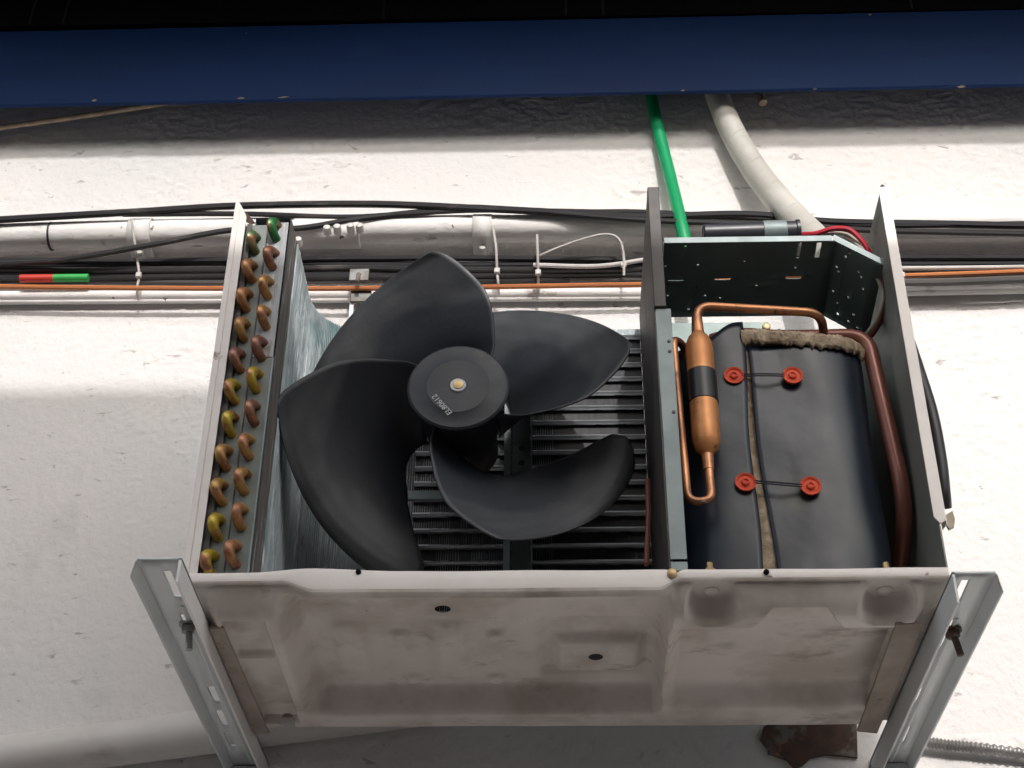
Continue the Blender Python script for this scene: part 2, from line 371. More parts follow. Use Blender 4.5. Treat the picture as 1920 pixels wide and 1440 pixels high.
# ================================================================== things on the wall
def cable(name, pts, r, mat, label, cat='cable', group=None, n=8, sp=6, smooth=True, wob=0.0):
    P = [at(*p) for p in pts]
    if smooth: P = spline(P, sp)
    if wob: P = [p+V(0, 0, wob*mnoise.noise(V(p.x*7, p.y*3+len(label), r*900))) for p in P]
    o = MB().tube(P, r, n).build(name, mat)
    return tag(o, label, cat, group)

# main painted conduit
con = MB().tube([at(-120, 446, .425), at(600, 432, .425), at(1215, 426, .425), at(2040, 418, .425)], 0.0225, 24).build('conduit_pipe', 'conduit')
tag(con, 'thick white painted conduit pipe running along the wall above the cables', 'pipe')
def pc(px): # axis of the conduit at this x
    return at(px, 446-(px+120)*28/2160., .425)
def ring(name, px, wdt, rr, mat, parent):
    c = pc(px); return MB().lathe(c-V(wdt/2, 0, 0), (1, 0, 0), [(rr-.003, 0), (rr, 0.0008), (rr, wdt-.0008), (rr-.003, wdt)], 28).build(name, mat, parent)
# coupling sleeve with screws
ring('coupling', 615, 0.105, 0.0262, 'conduit', con)
for px, py in ((613, 428), (632, 426), (657, 424), (674, 424), (559, 450)):
    q = at(px, py, .391); MB().lathe(q, (0, -1, 0.2), [(0.0064, -.010), (0.0064, 0), (0.0055, .003), (0.002, .0045)], 10).build('screw', 'white_trunk', con)
ring('strap', 97, 0.004, 0.0236, 'cable_black', con)
# pipe saddles
def saddle(px, wd, label):
    c = pc(px); r0 = 0.0252
    arc = [V(c.x-wd/2, c.y-math.cos(a)*r0, c.z+math.sin(a)*r0) for a in [R(-88+i*176/16) for i in range(17)]]
    s = MB(); rows = [[V(p.x, p.y, p.z) for p in arc], [V(p.x+wd, p.y, p.z) for p in arc]]
    rows = [[V(p.x, WALL-.004, c.z-r0-.018), V(p.x, WALL-.004, c.z-r0)]+[q for q in rr]+[V(p.x, WALL-.004, c.z+r0), V(p.x, WALL-.004, c.z+r0+.018)] for p, rr in ((rows[0][0], rows[0]), (rows[1][0], rows[1]))]
    o = s.sheet(rows).build('pipe_saddle', 'conduit', solid=0.003)
    tag(o, label, 'clamp', 'painted saddles clamping the conduit')
    for zz in (c.z+r0+.002, c.z-r0-.006):
        MB().lathe(V(c.x, WALL-.030, zz), (0, -1, 0), [(0.0065, -.024), (0.0065, 0), (0.005, .003), (0.002, .004)], 8).build('screw', 'white_trunk', o)
    return o
saddle(266, 0.036, 'lumpy painted saddle clamping the conduit near the left edge')
saddle(905, 0.030, 'painted saddle clamping the conduit above the fan blade')
# lower small conduit and its channel
lc = MB().tube([at(-120, 556, .447), at(1215, 549, .447), at(2040, 532, .447)], 0.0082, 12).build('small_conduit', 'conduit')
tag(lc, 'thin off white conduit below the bundle of black cables', 'pipe')
lc2 = MB().tube([at(-120, 567, .450), at(1215, 559, .450), at(2040, 544, .450)], 0.0042, 10).build('edge_bead', 'conduit')
tag(lc2, 'thinnest cream line of pipe lowest in the cable run', 'pipe')
tk = MB()
tk.prism([at(1500, 381, .452), at(2040, 372, .452), at(2040, 405, .452), at(1500, 412, .452)], (0, 0.008, 0))
tag(tk.build('cable_trunking', 'white_trunk', bevel=.001), 'flat white trunking behind the conduit at the upper right', 'trunking')

# cables
G = 'cables running along the wall'
cable('cable', [(-100, 418, .395), (120, 405, .395), (260, 397, .395), (450, 386, .395), (700, 383, .395), (900, 391, .393), (1080, 400, .393), (1215, 406, .393), (1400, 402, .395), (1560, 416, .396), (1760, 420, .398), (2040, 426, .40)], 0.0058, 'cable_black', 'thick black cable highest of all, resting on top of the conduit', group=G)
cable('cable', [(230, 402, .400), (450, 401, .400), (640, 407, .400), (760, 401, .399), (900, 394, .398), (1100, 397, .398), (1215, 398, .398), (1450, 411, .398), (1650, 423, .398), (2040, 417, .398)], 0.0042, 'cable_black', 'thin black cable just under the topmost cable, sagging between the saddles', group=G)
cable('cable', [(-100, 497, .420), (60, 492, .415), (140, 484, .405), (300, 456, .395), (430, 432, .392), (560, 428, .396), (660, 412, .398), (780, 398, .400), (900, 389, .398), (1215, 413, .387), (1480, 421, .392), (1640, 432, .395), (2040, 441, .40)], 0.0046, 'cable_black', 'black cable slanting up across the conduit left of the coil', group=G)
ys = [(488, 484, 'cable_black', .0052, 'uppermost black cable of the bundle under the conduit'),
      (497, 493, 'cable_black', .0050, 'second black cable of the bundle under the conduit'),
      (513, 496, 'cable_white', .0034, 'white cable lying among the black bundle under the conduit'),
      (506, 503, 'cable_black', .0052, 'middle black cable of the bundle under the conduit'),
      (522, 510, 'cable_black', .0054, 'black cable with a red and green sleeve at the left'),
      (531, 517, 'cable_grey', .0050, 'dark grey cable next above the orange one'),
      (541, 532, 'cable_orange', .0040, 'orange cable along the bottom of the black bundle'),
      (516, 502, 'cable_black', .0050, 'black cable half hidden in the thick of the bundle'),
      (527, 524, 'cable_black', .0050, 'lowest black cable, just behind the orange one')]
cab = []
for i, (ya, yb, mt, rr, lb) in enumerate(ys):
    pts = []
    for k, px in enumerate((-100, 150, 400, 640, 880, 1120, 1215, 1450, 1700, 2040)):
        t = (px+100)/2140.; py = ya+(yb-ya)*t+2.2*math.sin(px*.006*(1+.13*i)+i*1.9)
        if mt == 'cable_orange': py = np.interp(px, [-100, 100, 400, 700, 930, 1215, 1500, 1700, 2040], [536, 539, 541, 541, 538, 533, 522, 517, 505])
        if mt == 'cable_white': py = np.interp(px, [-100, 100, 300, 640, 900, 1100, 1215, 1690, 2040], [505, 507, 511, 507, 508, 500, 497, 503, 499])
        pts.append((px, py, .421 if mt == 'cable_orange' or (mt == 'cable_white' and px > 1400) else .440 if mt == 'cable_white' else .428+(i % 3)*.006))
    cab.append(cable('cable', pts, rr, mt, lb, group=G))
for x0, x1, mt in ((38, 101, 'red_sleeve'), (101, 166, 'green_sleeve')):
    MB().tube([at(x0, 522.5-(x0-38)*.012, .424), at(x1, 522.5-(x1-38)*.012, .424)], 0.0066, 12).build(mt, mt, cab[4])
# printed dashes on the dark cable at the right
for k in range(5):
    q = at(1872+k*8.2, 525.5-k*.35, .4265); MB().box(q.x-.0022, q.x+.0022, q.y-.0004, q.y+.0004, q.z-.0011, q.z+.0011).build('print_mark', 'pale_print', cab[5])
cable('cable', [(1640, 530, .424), (1760, 529, .424), (1850, 526, .423), (1960, 522, .423), (2040, 520, .423)], 0.0062, 'cable_grey', 'short thick dark grey cable low at the right edge', group=G)
cable('cable', [(1000, 497, .420), (1120, 499, .418), (1215, 486, .416)], 0.0035, 'cable_white', 'white cable loop rising behind the divider panel', group=G)

# ties
GT = 'cable ties around the bundle'
def tie(pts, label, head=None, r=0.0021):
    P = spline([at(*p) for p in pts], 6); o = MB().tube(P, r, 6).build('cable_tie', 'tie_plastic'); tag(o, label, 'cable tie', GT)
    if head:
        q = at(*head); MB().box(q.x-.0045, q.x+.0045, q.y-.003, q.y+.003, q.z-.0045, q.z+.0045).build('tie_head', 'tie_plastic', o, bevel=.001)
tie([(247, 412, .397), (252, 450, .398), (257, 485, .415), (261, 517, .417), (257, 540, .42), (259, 561, .435)], 'white tie hanging from the lumpy saddle near the left edge', (260, 516, .414))
tie([(924, 424, .399), (930, 465, .400), (932, 509, .414), (934, 530, .416), (935, 552, .436)], 'white tie right of the saddle above the fan', (932, 508, .412))
tie([(1007, 440, .399), (1008, 470, .402), (1009, 511, .414), (1010, 551, .436)], 'straight white tie left of the arched tie tail', (1009, 511, .412))
tie([(1012, 479, .413), (1050, 463, .405), (1100, 446, .395), (1138, 439, .392), (1160, 448, .394), (1169, 475, .402), (1170, 516, .414)], 'white tie with its long tail arched over the conduit', (1169, 496, .411))
tie([(1690, 512, .414), (1691, 528, .413), (1689, 548, .432)], 'short white tie just right of the right side panel', (1691, 516, .411))

# small metal strap with bolt, left of the top blade
cl = MB().box(at(655, 516, .414).x, at(692, 516, .414).x, .412, .416, at(672, 527, .414).z, at(672, 505, .414).z)
cl = cl.build('strap_clamp', 'bolt_metal', bevel=.001); tag(cl, 'small metal strap clamp with a bolt left of the top fan blade', 'clamp')
q = at(672, 511, .408); MB().tube([q+V(0, .004, 0), q+V(0, -.004, -.022)], 0.0034, 10).build('bolt', 'rust', cl)
q = at(676, 548, .42); MB().box(q.x-.016, q.x+.016, .425, .430, q.z-.014, q.z+.014).build('strap', 'bolt_metal', cl, bevel=.001)
for dx in (-.014, .014): MB().box(q.x+dx-.003, q.x+dx+.003, .43, .437, q.z-.06, q.z-.012).build('strap_leg', 'conduit', cl)

# green pipe, wrapped line set, rope and stub
gp = MB().tube(spline([at(1207, 100, .446), at(1221, 180, .445), at(1237, 255, .440), at(1256, 330, .425), at(1275, 410, .392), at(1288, 470, .385), at(1300, 540, .38)], 6), 0.0104, 18).build('green_pipe', 'green_pipe')
tag(gp, 'bright green plastic pipe hanging from behind the navy beam', 'pipe')
lp = spline([at(1334, 120, .436), at(1345, 178, .435), at(1372, 245, .430), at(1415, 318, .420), at(1462, 378, .395), at(1512, 432, .36), at(1560, 480, .30)], 8)
ls = MB()
m_ = len(lp)
ls.tube(lp, lambda t: 0.0195+0.0035*t+0.0005*((t*9) % 1.0), 20)
ls = ls.build('line_set', 'wrap'); tag(ls, 'fat insulated pipe spirally wrapped in off white tape right of the green pipe', 'pipe')
for k in range(6, m_-2, 6):
    a, c = lp[k], lp[k+1]; t = (c-a).normalized()
    tilt = (t+V(.35, 0, .1)).normalized(); u = tilt.orthogonal().normalized(); w_ = tilt.cross(u); rr = 0.0200+0.0035*k/m_
    MB().tube([a+(u*math.cos(x)+w_*math.sin(x))*rr for x in [2*math.pi*i/24 for i in range(25)]], 0.0005, 5, False).build('tape_edge', 'wrap', ls)
rp = MB().tube(spline([at(-60, 248, .43), at(0, 239, .43), at(130, 221, .43), at(262, 201, .432), at(345, 188, .435)], 8), 0.0048, 10).build('rope', 'beige_rope')
tag(rp, 'beige rope tied behind the navy beam at the upper left', 'rope')
st = MB().tube([at(1418, 150, .43), at(1422, 170, .428), at(1431, 193, .425)], 0.0072, 12).build('pipe_stub', 'beige_rope')
tag(st, 'short beige stub poking below the navy beam, right of the wrapped pipe', 'stub')

# sloping white rail low on the left, flexible conduit low on the right
ra = MB().tube([at(-140, 1440, .431), at(300, 1384, .431), at(840, 1314, .431)], .0285, 32).build('sloping_pipe', 'white_trunk')
tag(ra, 'broad white pipe sloping up along the wall behind the left bracket', 'pipe')
fp = [at(1700, 1385, .447), at(1770, 1396, .447), at(1850, 1404, .447), at(2010, 1426, .447)]
fp = spline(fp, 60)
fl = MB().tube(fp, lambda t: 0.0066+0.0011*math.sin(t*len(fp)*1.05), 12).build('flexible_conduit', 'flex')
tag(fl, 'ribbed grey flexible conduit on the wall at the lower right', 'conduit')
# rusted flake on the wall under the unit
poly = [(1432, 1362), (1425, 1385), (1441, 1404), (1440, 1412), (1476, 1424), (1490, 1440), (1506, 1434), (1520, 1420), (1548, 1414), (1580, 1416), (1608, 1420), (1606, 1340), (1500, 1330)]
rf = MB().prism([at(x, y, .4545) for x, y in poly], (0, 0.005, 0)).build('rusted_plate', 'rust')
tag(rf, 'rusted ragged plate on the wall under the right of the unit', 'plate')

# ================================================================== wall brackets
GB = 'wall brackets carrying the unit'
def bracket(sx, xi, xo, y0, label, drop, lipdrop):
    """sx -1 left, +1 right; xi inner flange, xo outer edge of the horizontal web"""
    Z = -0.036; T = 0.003
    root = empty('wall_bracket', ((xi+xo)/2, WALL, -0.3), label, 'bracket', GB)
    # web with slots: cells of an uneven grid are left out
    xm = (xi+xo)/2
    px_slots = {-1: [(310, 1068, 337, 1118), (340, 1150, 357, 1172), (392, 1285, 410, 1314), (407, 1330, 425, 1358), (421, 1371, 440, 1398)],
                1: [(1812, 1085, 1784, 1140), (1779, 1160, 1765, 1210), (1728, 1288, 1719, 1315), (1700, 1360, 1690, 1390)]}[sx]
    slots = []
    for x0, y0_, x1, y1_ in px_slots:
        p, q = atz(x0, y0_, Z), atz(x1, y1_, Z); cx = (p.x+q.x)/2; slots.append((cx-.0042, cx+.0042, p.y, q.y))
    plate([min(xi, xo), max(xi, xo)], [y0, WALL-.001], slots, lambda u, v: (u, v, Z)).build('web', 'bracket_paint', root, solid=T)
    a, c = xi, xi+sx*0.003
    MB().prism([V(min(a, c), y0, Z+.0015), V(max(a, c), y0, Z+.0015), V(max(a, c), y0, Z-drop), V(min(a, c), y0, Z-drop)], (0, WALL-y0, 0)).build('inner_flange', 'bracket_pale' if sx < 0 else 'bracket_paint', root, bevel=.0008)  # left flange paler: light from the right put into its colour
    # outer lip, leaning outwards, its front corner cut
    L_ = [V(xo, y0+.004, Z+.001), V(xo, WALL, Z+.001), V(xo+sx*.008, WALL, Z-lipdrop), V(xo+sx*.008, y0+.02, Z-lipdrop)]
    MB().prism(L_, (sx*0.003, 0, 0)).build('outer_lip', 'bracket_paint', root, bevel=.0008)
    # crease along the web
    MB().prism([V(xm, y0+.10, Z-.0016), V(xm+.006, y0+.10, Z-.0016), V(xm+.003, y0+.10, Z-.0034)], (0, WALL-y0-.11, 0)).build('web_bead', 'bracket_paint', root)
    # upright on the wall and brace
    MB().box(min(xi, xo)+.0, max(xi, xo), WALL-.0045, WALL-.001, -0.60, Z-.003).build('upright', 'bracket_paint', root)
    MB().box(xi-.0015, xi+.0015, WALL-.045, WALL-.0046, -0.60, Z-.045).build('upright_flange', 'bracket_pale', root)
    return root
bl = bracket(-1, -0.383, -0.428, -0.098, 'grey slotted steel wall bracket under the left side of the unit', 0.027, 0.010)
br = bracket(1, 0.392, 0.436, -0.055, 'grey slotted steel wall bracket under the right side of the unit', 0.034, 0.012)
def bolt(root, x, y, lean, mat):
    z = -0.0385
    MB().lathe(V(x, y, z), (0, 0, -1), [(0.0105, 0), (0.0105, .002), (0.003, .002)], 20).build('washer', mat, root)
    MB().lathe(V(x, y, z-.002), (0, 0, -1), [(0.0075, 0), (0.0078, .001), (0.0078, .0065), (0.007, .0075)], 6).build('nut', mat, root, angle=20)
    MB().tube([V(x, y, z), V(x+lean, y, z-.030)], 0.0038, 10).build('bolt', mat, root)
bolt(bl, -0.404, 0.045, 0.004, 'flex'); bolt(br, 0.417, 0.070, 0.005, 'rust')

# ================================================================== the air conditioner
UL = 'opened outdoor air conditioner unit without cover, fan and compressor showing'
unit = empty('outdoor_unit', (0, 0.16, -0.036), UL, 'air conditioner')

# ---- base pan: a pressed sheet
def ss(a, b_, x):
    t = min(1, max(0, (x-a)/(b_-a))); return t*t*(3-2*t)
def rect(x, y, x0, x1, y0, y1, s=.009):
    return ss(x0-s/2, x0+s/2, x)*(1-ss(x1-s/2, x1+s/2, x))*ss(y0-s/2, y0+s/2, y)*(1-ss(y1-s/2, y1+s/2, y))
def disc(x, y, cx, cy, r, s=.006):
    return 1-ss(r-s/2, r+s/2, math.hypot(x-cx, y-cy))
PAN_D = 0.334
def front_z(x):                       # lower edge of the front lip
    m_ = ss(-.300, -.262, x)*(1-ss(.100, .122, x))
    return -.0135*(1-m_)-.0255*m_
def pan_z(x, y):
    side = ss(.370, .382, abs(x))
    low = -.043*(1-side)-.031*side
    f0 = front_z(x); t = min(1, max(0, (y-.003)/.034))
    z = f0+(low-f0)*(1-(1-t)**2)
    bs = 1-ss(.264, .289, y)                       # steep step down to the rear ledge
    d = rect(x, y, -.366, -.322, .034, .305, .005)*.011; d *= 1-.9*rect(x, y, -.39, -.30, .124, .132, .012)
    # main recess with pocket, pad, dimples
    m_ = ss(-.313, -.284, x)*(1-ss(.104, .116, x))*ss(.006, .016, y)*bs
    ce = -.009
    ce += rect(x, y, -.028, .100, .098, .242, .016)*.009-rect(x, y, -.010, .088, .150, .232, .016)*.013
    for cx, cy in ((-.185, .131), (-.077, .132), (-.179, .246), (-.081, .248)): ce -= disc(x, y, cx, cy, .0095, .006)*.007
    for cx0, cx1 in ((-.150, -.110), (-.262, -.225)): ce -= rect(x, y, cx0, cx1, .100, .240, .014)*.006
    # right recess, its front edge scalloped round the compressor feet
    yf = .026+.036*max(1-ss(.040, .066, abs(x-.157)), 1-ss(.040, .066, abs(x-.341)))
    r_ = ss(.112, .132, x)*(1-ss(.358, .370, x))*ss(yf-.007, yf+.007, y)*(1-ss(.238, .275, y))
    z2 = z+d
    z2 = z2+(ce-z2)*m_
    z2 = z2+(-.019-z2)*r_
    for cx in (.157, .341):
        k_ = disc(x, y, cx, .022, .025, .012)
        z2 = z2+max(0, -.0125-z2)*k_
    return z2+.020*ss(.318, .334, y)*(1-side)+0.0008*mnoise.noise(V(x*14, y*18, 3))
NX = 300
xs = [-0.400+0.804*i/(NX-1) for i in range(NX)]
yprof = [0.0+PAN_D*i/130 for i in range(131)]
grid = []
def topz(x): return 0.0+0.0045*ss(-.33, -.27, x)*(1-ss(-.27, -.17, x))*1.0-0.003*math.exp(-((x-.118)/.006)**2)+0.0018*mnoise.noise(V(x*9, 0, 1))
def fy(x): return 0.003*math.exp(-((x-.118)/.005)**2)+.0012*mnoise.noise(V(x*6, 5, 1))
lip = [(0.016, -.001), (0.0042, 0.0), (0.0014, -.0012), (0.0, -.004), (0.0, -.010), (0.0001, -.014), (0.0004, -.0185), (0.0014, -.0212)]
for (ly, lz) in lip:
    grid.append([V(x, ly+fy(x)-(.003 if ly < .01 else 0), topz(x)*(1-min(1, -lz/.012))+lz*(1 if lz > -.005 else front_z(x)/-.0212)) for x in xs])
for y in yprof[1:]:
    grid.append([V(x, y+fy(x)*(1-y/PAN_D), pan_z(x, y)) for x in xs])
grid.append([V(x, PAN_D+.001, -.005) for x in xs])
holes = []
for hpx, hpy, hr in ((830, 1142, .0088), (541, 1343, .0092), (1117, 1232, .0085)):
    hp = atz(hpx, hpy, -.03)
    for _ in range(6): hp = atz(hpx, hpy, pan_z(hp.x, hp.y))
    holes.append((hp.x, hp.y, hr))
# real drain holes: grid faces inside are dropped and the border pulled onto a circle
keep = []
m, n = len(grid), NX
def inhole(p):
    return any(math.hypot(p.x-cx, p.y-cy) < r_ for cx, cy, r_ in holes)
vs_ = [p for row in grid for p in row]
ins = [inhole(p) for p in vs_]
fs = []
border = set()
for i in range(m-1):
    for j in range(n-1):
        q = (i*n+j, i*n+j+1, (i+1)*n+j+1, (i+1)*n+j)
        if any(ins[k] for k in q):
            border |= {k for k in q if not ins[k]}
        else: fs.append(q[::-1])
for k in border:
    p = vs_[k]
    cx, cy, r_ = min(holes, key=lambda h: math.hypot(p.x-h[0], p.y-h[1]))
    d = V(p.x-cx, p.y-cy, 0)
    if d.length < r_*1.6: d = d.normalized()*r_; vs_[k] = V(cx+d.x, cy+d.y, p.z)
pan = MB().add(vs_, fs).build('base_pan', 'pan_paint', unit, angle=50)
pan.data.materials.append(MAT['cream_paint'])
pan.data.polygons.foreach_set('material_index', [1 if q[0] < (len(lip)-1)*NX else 0 for q in fs])
for px, py, mt, rr in ((1260, 1074, 'brass', .0052), (672, 1072, 'black_sheet', .003), (1437, 1072, 'black_sheet', .003)):
    q = at(px, py, -.0045)
    MB().lathe(q, (0, -1, 0), [(rr, -.003), (rr, .0006), (rr*.6, .0016)], 12).build('screw', mt, pan)  # brass screw head; the black discs are painted dark for lip holes
for cx in (.157, .341):
    MB().lathe(V(cx, .026, pan_z(cx, .026)+.001), (0, 0, -1), [(0.0085, 0), (0.0085, .002), (0.006, .0035), (0.002, .004)], 18).build('rivet', 'pan_paint', pan)
material('foot_dirt', (0.36, 0.30, 0.255), (0.25, 0.205, 0.17), 22, 0.8, bump=.001, bscale=60, stretch=(1, .5, 1), layers=[((0.34, 0.28, 0.25), 18, .56, .68, (1, .5, 1)), ((.07, .055, .045), 40, .62, .72, S1)])
MB().prism([V(.352, .046, -.0445), V(.3815, .042, -.0445), V(.3815, .345, -.0445), V(.356, .338, -.0445)], (0, 0, .004)).build('foot', 'foot_dirt', unit, bevel=.001)
MB().prism([V(-.3815, .044, -.0445), V(-.366, .044, -.0445), V(-.362, .335, -.0445), V(-.3815, .340, -.0445)], (0, 0, .004)).build('foot', 'foot_dirt', unit, bevel=.001)

# ---- side panels
pl = MB().box(-.4065, -.4045, .0, .335, -.004, .527).build('side_panel', 'cream_paint', unit, bevel=.0006)
MB().prism([V(-.4066, -.0012, -.002), V(-.3905, -.0012, -.002), V(-.3905, -.0012, .500), V(-.395, -.0012, .511), V(-.4045, -.0012, .529), V(-.4066, -.0012, .529)], (0, .0012, 0)).build('front_flange', 'cream_paint', pl)
MB().box(-.4066, -.3995, -.0030, -.0013, -.002, .515).build('flange_fold', 'cream_paint', pl, bevel=.0007)
MB().box(-.3925, -.3905, .0, .010, -.002, .49).build('flange_return', 'dark_steel', pl)
MB().prism([V(-.398, .004, .500), V(-.386, .012, .498), V(-.386, .03, .516), V(-.396, .012, .520)], (0, .002, 0.002)).build('torn_corner', 'rust', pl)
pr = MB().box(.4030, .4048, .0, .335, -.004, .533).build('side_panel', 'panel_inside', unit)
MB().prism([V(.3985, -.0014, .060), V(.4045, -.0014, .052), V(.411, -.0014, .056), V(.411, -.0014, .535), V(.4025, -.0014, .535), V(.4, -.0014, .53)], (0, .0014, 0)).build('front_flange', 'cream_paint', pr, bevel=.0005)
MB().prism([V(.4112, .0, .535), V(.4112, .0, .052), V(.4112, .02, .056), V(.4112, .02, .535)], (.001, 0, 0)).build('side_skin', 'cream_paint', pr)
q = at(1645, 352, .004); MB().lathe(V(.4065, .004, .534), (0, 0, 1), [(.0035, 0), (.003, .006), (.001, .009)], 8).build('tab', 'dark_steel', pr)

# ---- divider between fan and compressor
dv = MB().box(.1120, .1135, .002, .262, .002, .537).build('divider', 'dark_steel', unit)
MB().box(.1136, .1315, .0, .0014, .012, .348).build('front_flange', 'galvanised', dv, bevel=.0004)
MB().box(.1136, .1315, .0, .0014, -.002, .009).build('front_flange', 'galvanised', dv, bevel=.0004)
MB().box(.1118, .1262, -.0035, .0075, .349, .5385).build('channel', 'dark_steel', dv, bevel=.001)
for z in (.285, .30, .20): MB().lathe(V(.127, -.0001, z), (0, -1, 0), [(.0022, 0), (.0022, .0006), (.0008, .0008)], 8).build('rivet', 'dark_steel', dv)

# ---- coil: L-shaped fin block
def coil_path(off):
    """inner face offset outwards by off"""
    P = []
    x0, yb, rc = -.338, .257, .082
    for k in range(9): P.append(V(x0-off, .014+(yb-rc-.014)*k/8, 0))
    for k in range(1, 15):
        a = math.pi-(math.pi/2)*k/14
        P.append(V(x0+rc+(rc+off)*math.cos(a), yb-rc+(rc+off)*math.sin(a), 0))
    for k in range(1, 9): P.append(V(x0+rc+(.1115-x0-rc)*k/8, yb+off, 0))
    return P
inn, out = coil_path(0), coil_path(.044)
Z0, Z1 = .006, .511
NZ = 60
mb = MB()
gr = [[V(p.x, p.y, Z0+(Z1-Z0)*k/NZ) for p in inn] for k in range(NZ+1)]
mb.sheet(gr)
mb.sheet([[V(p.x, p.y, Z1) for p in inn], [V(p.x, p.y, Z1) for p in out]])
mb.sheet([[V(p.x, p.y, Z0) for p in out], [V(p.x, p.y, Z1) for p in out]], True)
coil = mb.build('condenser_coil', 'fin', unit, angle=60)
MB().box(-.235, .1112, .2545, .2568, Z0, Z1-.012).build('rear_fins', 'coil_dark', coil)
fb = MB(); fin_path = coil_path(0); base_path = coil_path(.001)
cum = [0.0]
for i in range(len(fin_path)-1): cum.append(cum[-1]+(fin_path[i+1]-fin_path[i]).length)
sv = .052
while sv < cum[-1]-.12:
    px_, py_ = np.interp(sv, cum, [p.x for p in fin_path]), np.interp(sv, cum, [p.y for p in fin_path])
    qx, qy = np.interp(sv+.002, cum, [p.x for p in fin_path]), np.interp(sv+.002, cum, [p.y for p in fin_path])
    t_ = V(qx-px_, qy-py_, 0).normalized(); nr_ = V(t_.y, -t_.x, 0)
    ln = [V(px_, py_, 0)+nr_*(.0026+.0010*mnoise.noise(V(sv*90, z*11, 2)))+t_*(.0016*mnoise.noise(V(sv*60, z*16, 5))) for z in [Z0+(Z1-Z0)*k/14 for k in range(15)]]
    g_ = [[V(px_, py_, Z0+(Z1-Z0)*k/14), V(ln[k].x, ln[k].y, Z0+(Z1-Z0)*k/14)] for k in range(15)]
    fb.sheet(g_); sv += .0030
fo = fb.build('cooling_fins', 'fin', coil, solid=.0004); fo['kind'] = 'stuff'
# matted, dirty fins along the front edge
edge_ = []
for k in range(61):
    z = Z0+(Z1-Z0)*k/60; w_ = .050+.012*mnoise.noise(V(z*14, 2, 3))+.006*mnoise.noise(V(z*60, 2, 3))
    edge_.append([V(-.3372, .0145, z), V(-.3372, .0145+w_, z)])
MB().sheet(edge_).build('matted_fins', 'fin_dirt', coil)
# end plates facing the street, two rows
for x0, x1, z0, z1, mt, nm in ((-.3905, -.3655, .004, .498, 'end_plate', 'end_plate'), (-.3640, -.3395, .004, .292, 'end_plate', 'end_plate'), (-.3640, -.3395, .293, .502, 'fin_white', 'fin_edge')):
    MB().box(x0, x1, .0125, .0142, z0, z1).build(nm, mt, coil, bevel=.0003)
MB().box(-.3903, -.3842, .0075, .0095, .0, .496).build('panel_edge', 'dark_steel', coil)
MB().box(-.3655, -.3640, .0135, .05, .004, .498).build('plate_fold', 'dark_steel', coil)
MB().box(-.3395, -.3378, .009, .0141, .004, .29).build('plate_fold', 'galvanised', coil)
bend = MB(); hb = 0.0112
bend.tube([V(-.002*math.cos(a)*0, -.0165*math.cos(a)+.0, hb*math.sin(a)) for a in [R(-90+i*180/14) for i in range(15)]], 0.0058, 10)
bend.v = [(x-(-y)*.34, y, z-(-y)*.0) for x, y, z in bend.v]
bend_me = None
palette = {'copper': (0.42, 0.19, 0.07, .6), 'yellow': (0.44, 0.31, 0.035, 1.0), 'green': (0.035, 0.17, 0.05, 1.0), 'dgreen': (0.10, 0.17, 0.07, 1.0), 'brown': (0.22, 0.10, 0.07, .8), 'gold': (0.42, 0.235, 0.07, 1.0)}
rowA = ['dgreen', 'copper', 'copper', 'gold', 'brown', 'yellow', 'yellow', 'gold', 'gold', 'yellow', 'yellow']
rowB = ['green', 'brown', 'gold', 'gold', 'brown', 'yellow', 'brown', 'gold', 'gold', 'gold', 'copper']
for xb, zt, zb, names in ((-.3765, .4655, .0155, rowA), (-.3525, .486, .0275, rowB)):
    for i in range(11):
        z = zt+(zb-zt)*i/10
        if bend_me is None:
            o = bend.build('return_bend', 'return_bend', coil); bend_me = o.data
        else:
            o = bpy.data.objects.new('return_bend', bend_me); COL.objects.link(o); o.parent = coil
        o.location = (xb+.001*math.sin(i*2.3), .0135, z); o.rotation_euler = (0, R(3*math.sin(i*1.7+xb*90)), R(3*math.cos(i*2.1)))
        o.color = palette[names[i]]
# tubes showing along the rear of the coil
tube_me = None
for i in range(21):
    z = .492-i*.0232
    if tube_me is None:
        o = MB().tube([V(-.19, 0, 0), V(.1115, 0, 0)], .0036, 8).build('coil_tube', 'tube_metal', coil); tube_me = o.data
    else:
        o = bpy.data.objects.new('coil_tube', tube_me); COL.objects.link(o); o.parent = coil
    o.location = (0, .2505, z)

# ---- fan
FC = V(-.122, 0, .275)
def hubmat():
    return 'blade_plastic'
hub = MB().lathe(V(FC.x, .046, FC.z-.003), (0, 1, 0), [(.004, .006), (.009, .006), (.0095, .0012), (.011, .0), (.0375, .0), (.0385, .0006), (.058, .0012), (.0605, .0030), (.061, .0055), (.0585, .008), (.052, .018), (.047, .04), (.046, .085), (.040, .088)], 56).build('fan', 'blade_plastic', unit, angle=30)
MB().lathe(V(FC.x, .044, FC.z-.003), (0, 1, 0), [(.0055, 0.0), (.009, .0), (.0100, .0015), (.0100, .006)], 24).build('shaft_collar', 'pale_print', hub)
MB().lathe(V(FC.x+.0005, .0425, FC.z-.003), (0, 1, 0), [(.002, 0), (.0058, .0004), (.0064, .0015), (.0064, .006)], 24).build('shaft', 'brass', hub)
RT = .217; R0 = .046
lead = [(.04, -50), (.06, -43), (.08, -38), (.10, -31), (.125, -25), (.155, -18), (.18, -10), (.20, -4), (.211, -.5), (.217, 3.5)]
trail = [(.04, 0), (.06, 12), (.08, 27), (.10, 47), (.125, 59), (.145, 66), (.165, 72), (.185, 76), (.203, 75), (.212, 70), (.217, 63)]
BACK = {14: .186, 97: .164, 181: .168, 284: .160}          # how far back each trailing edge reaches
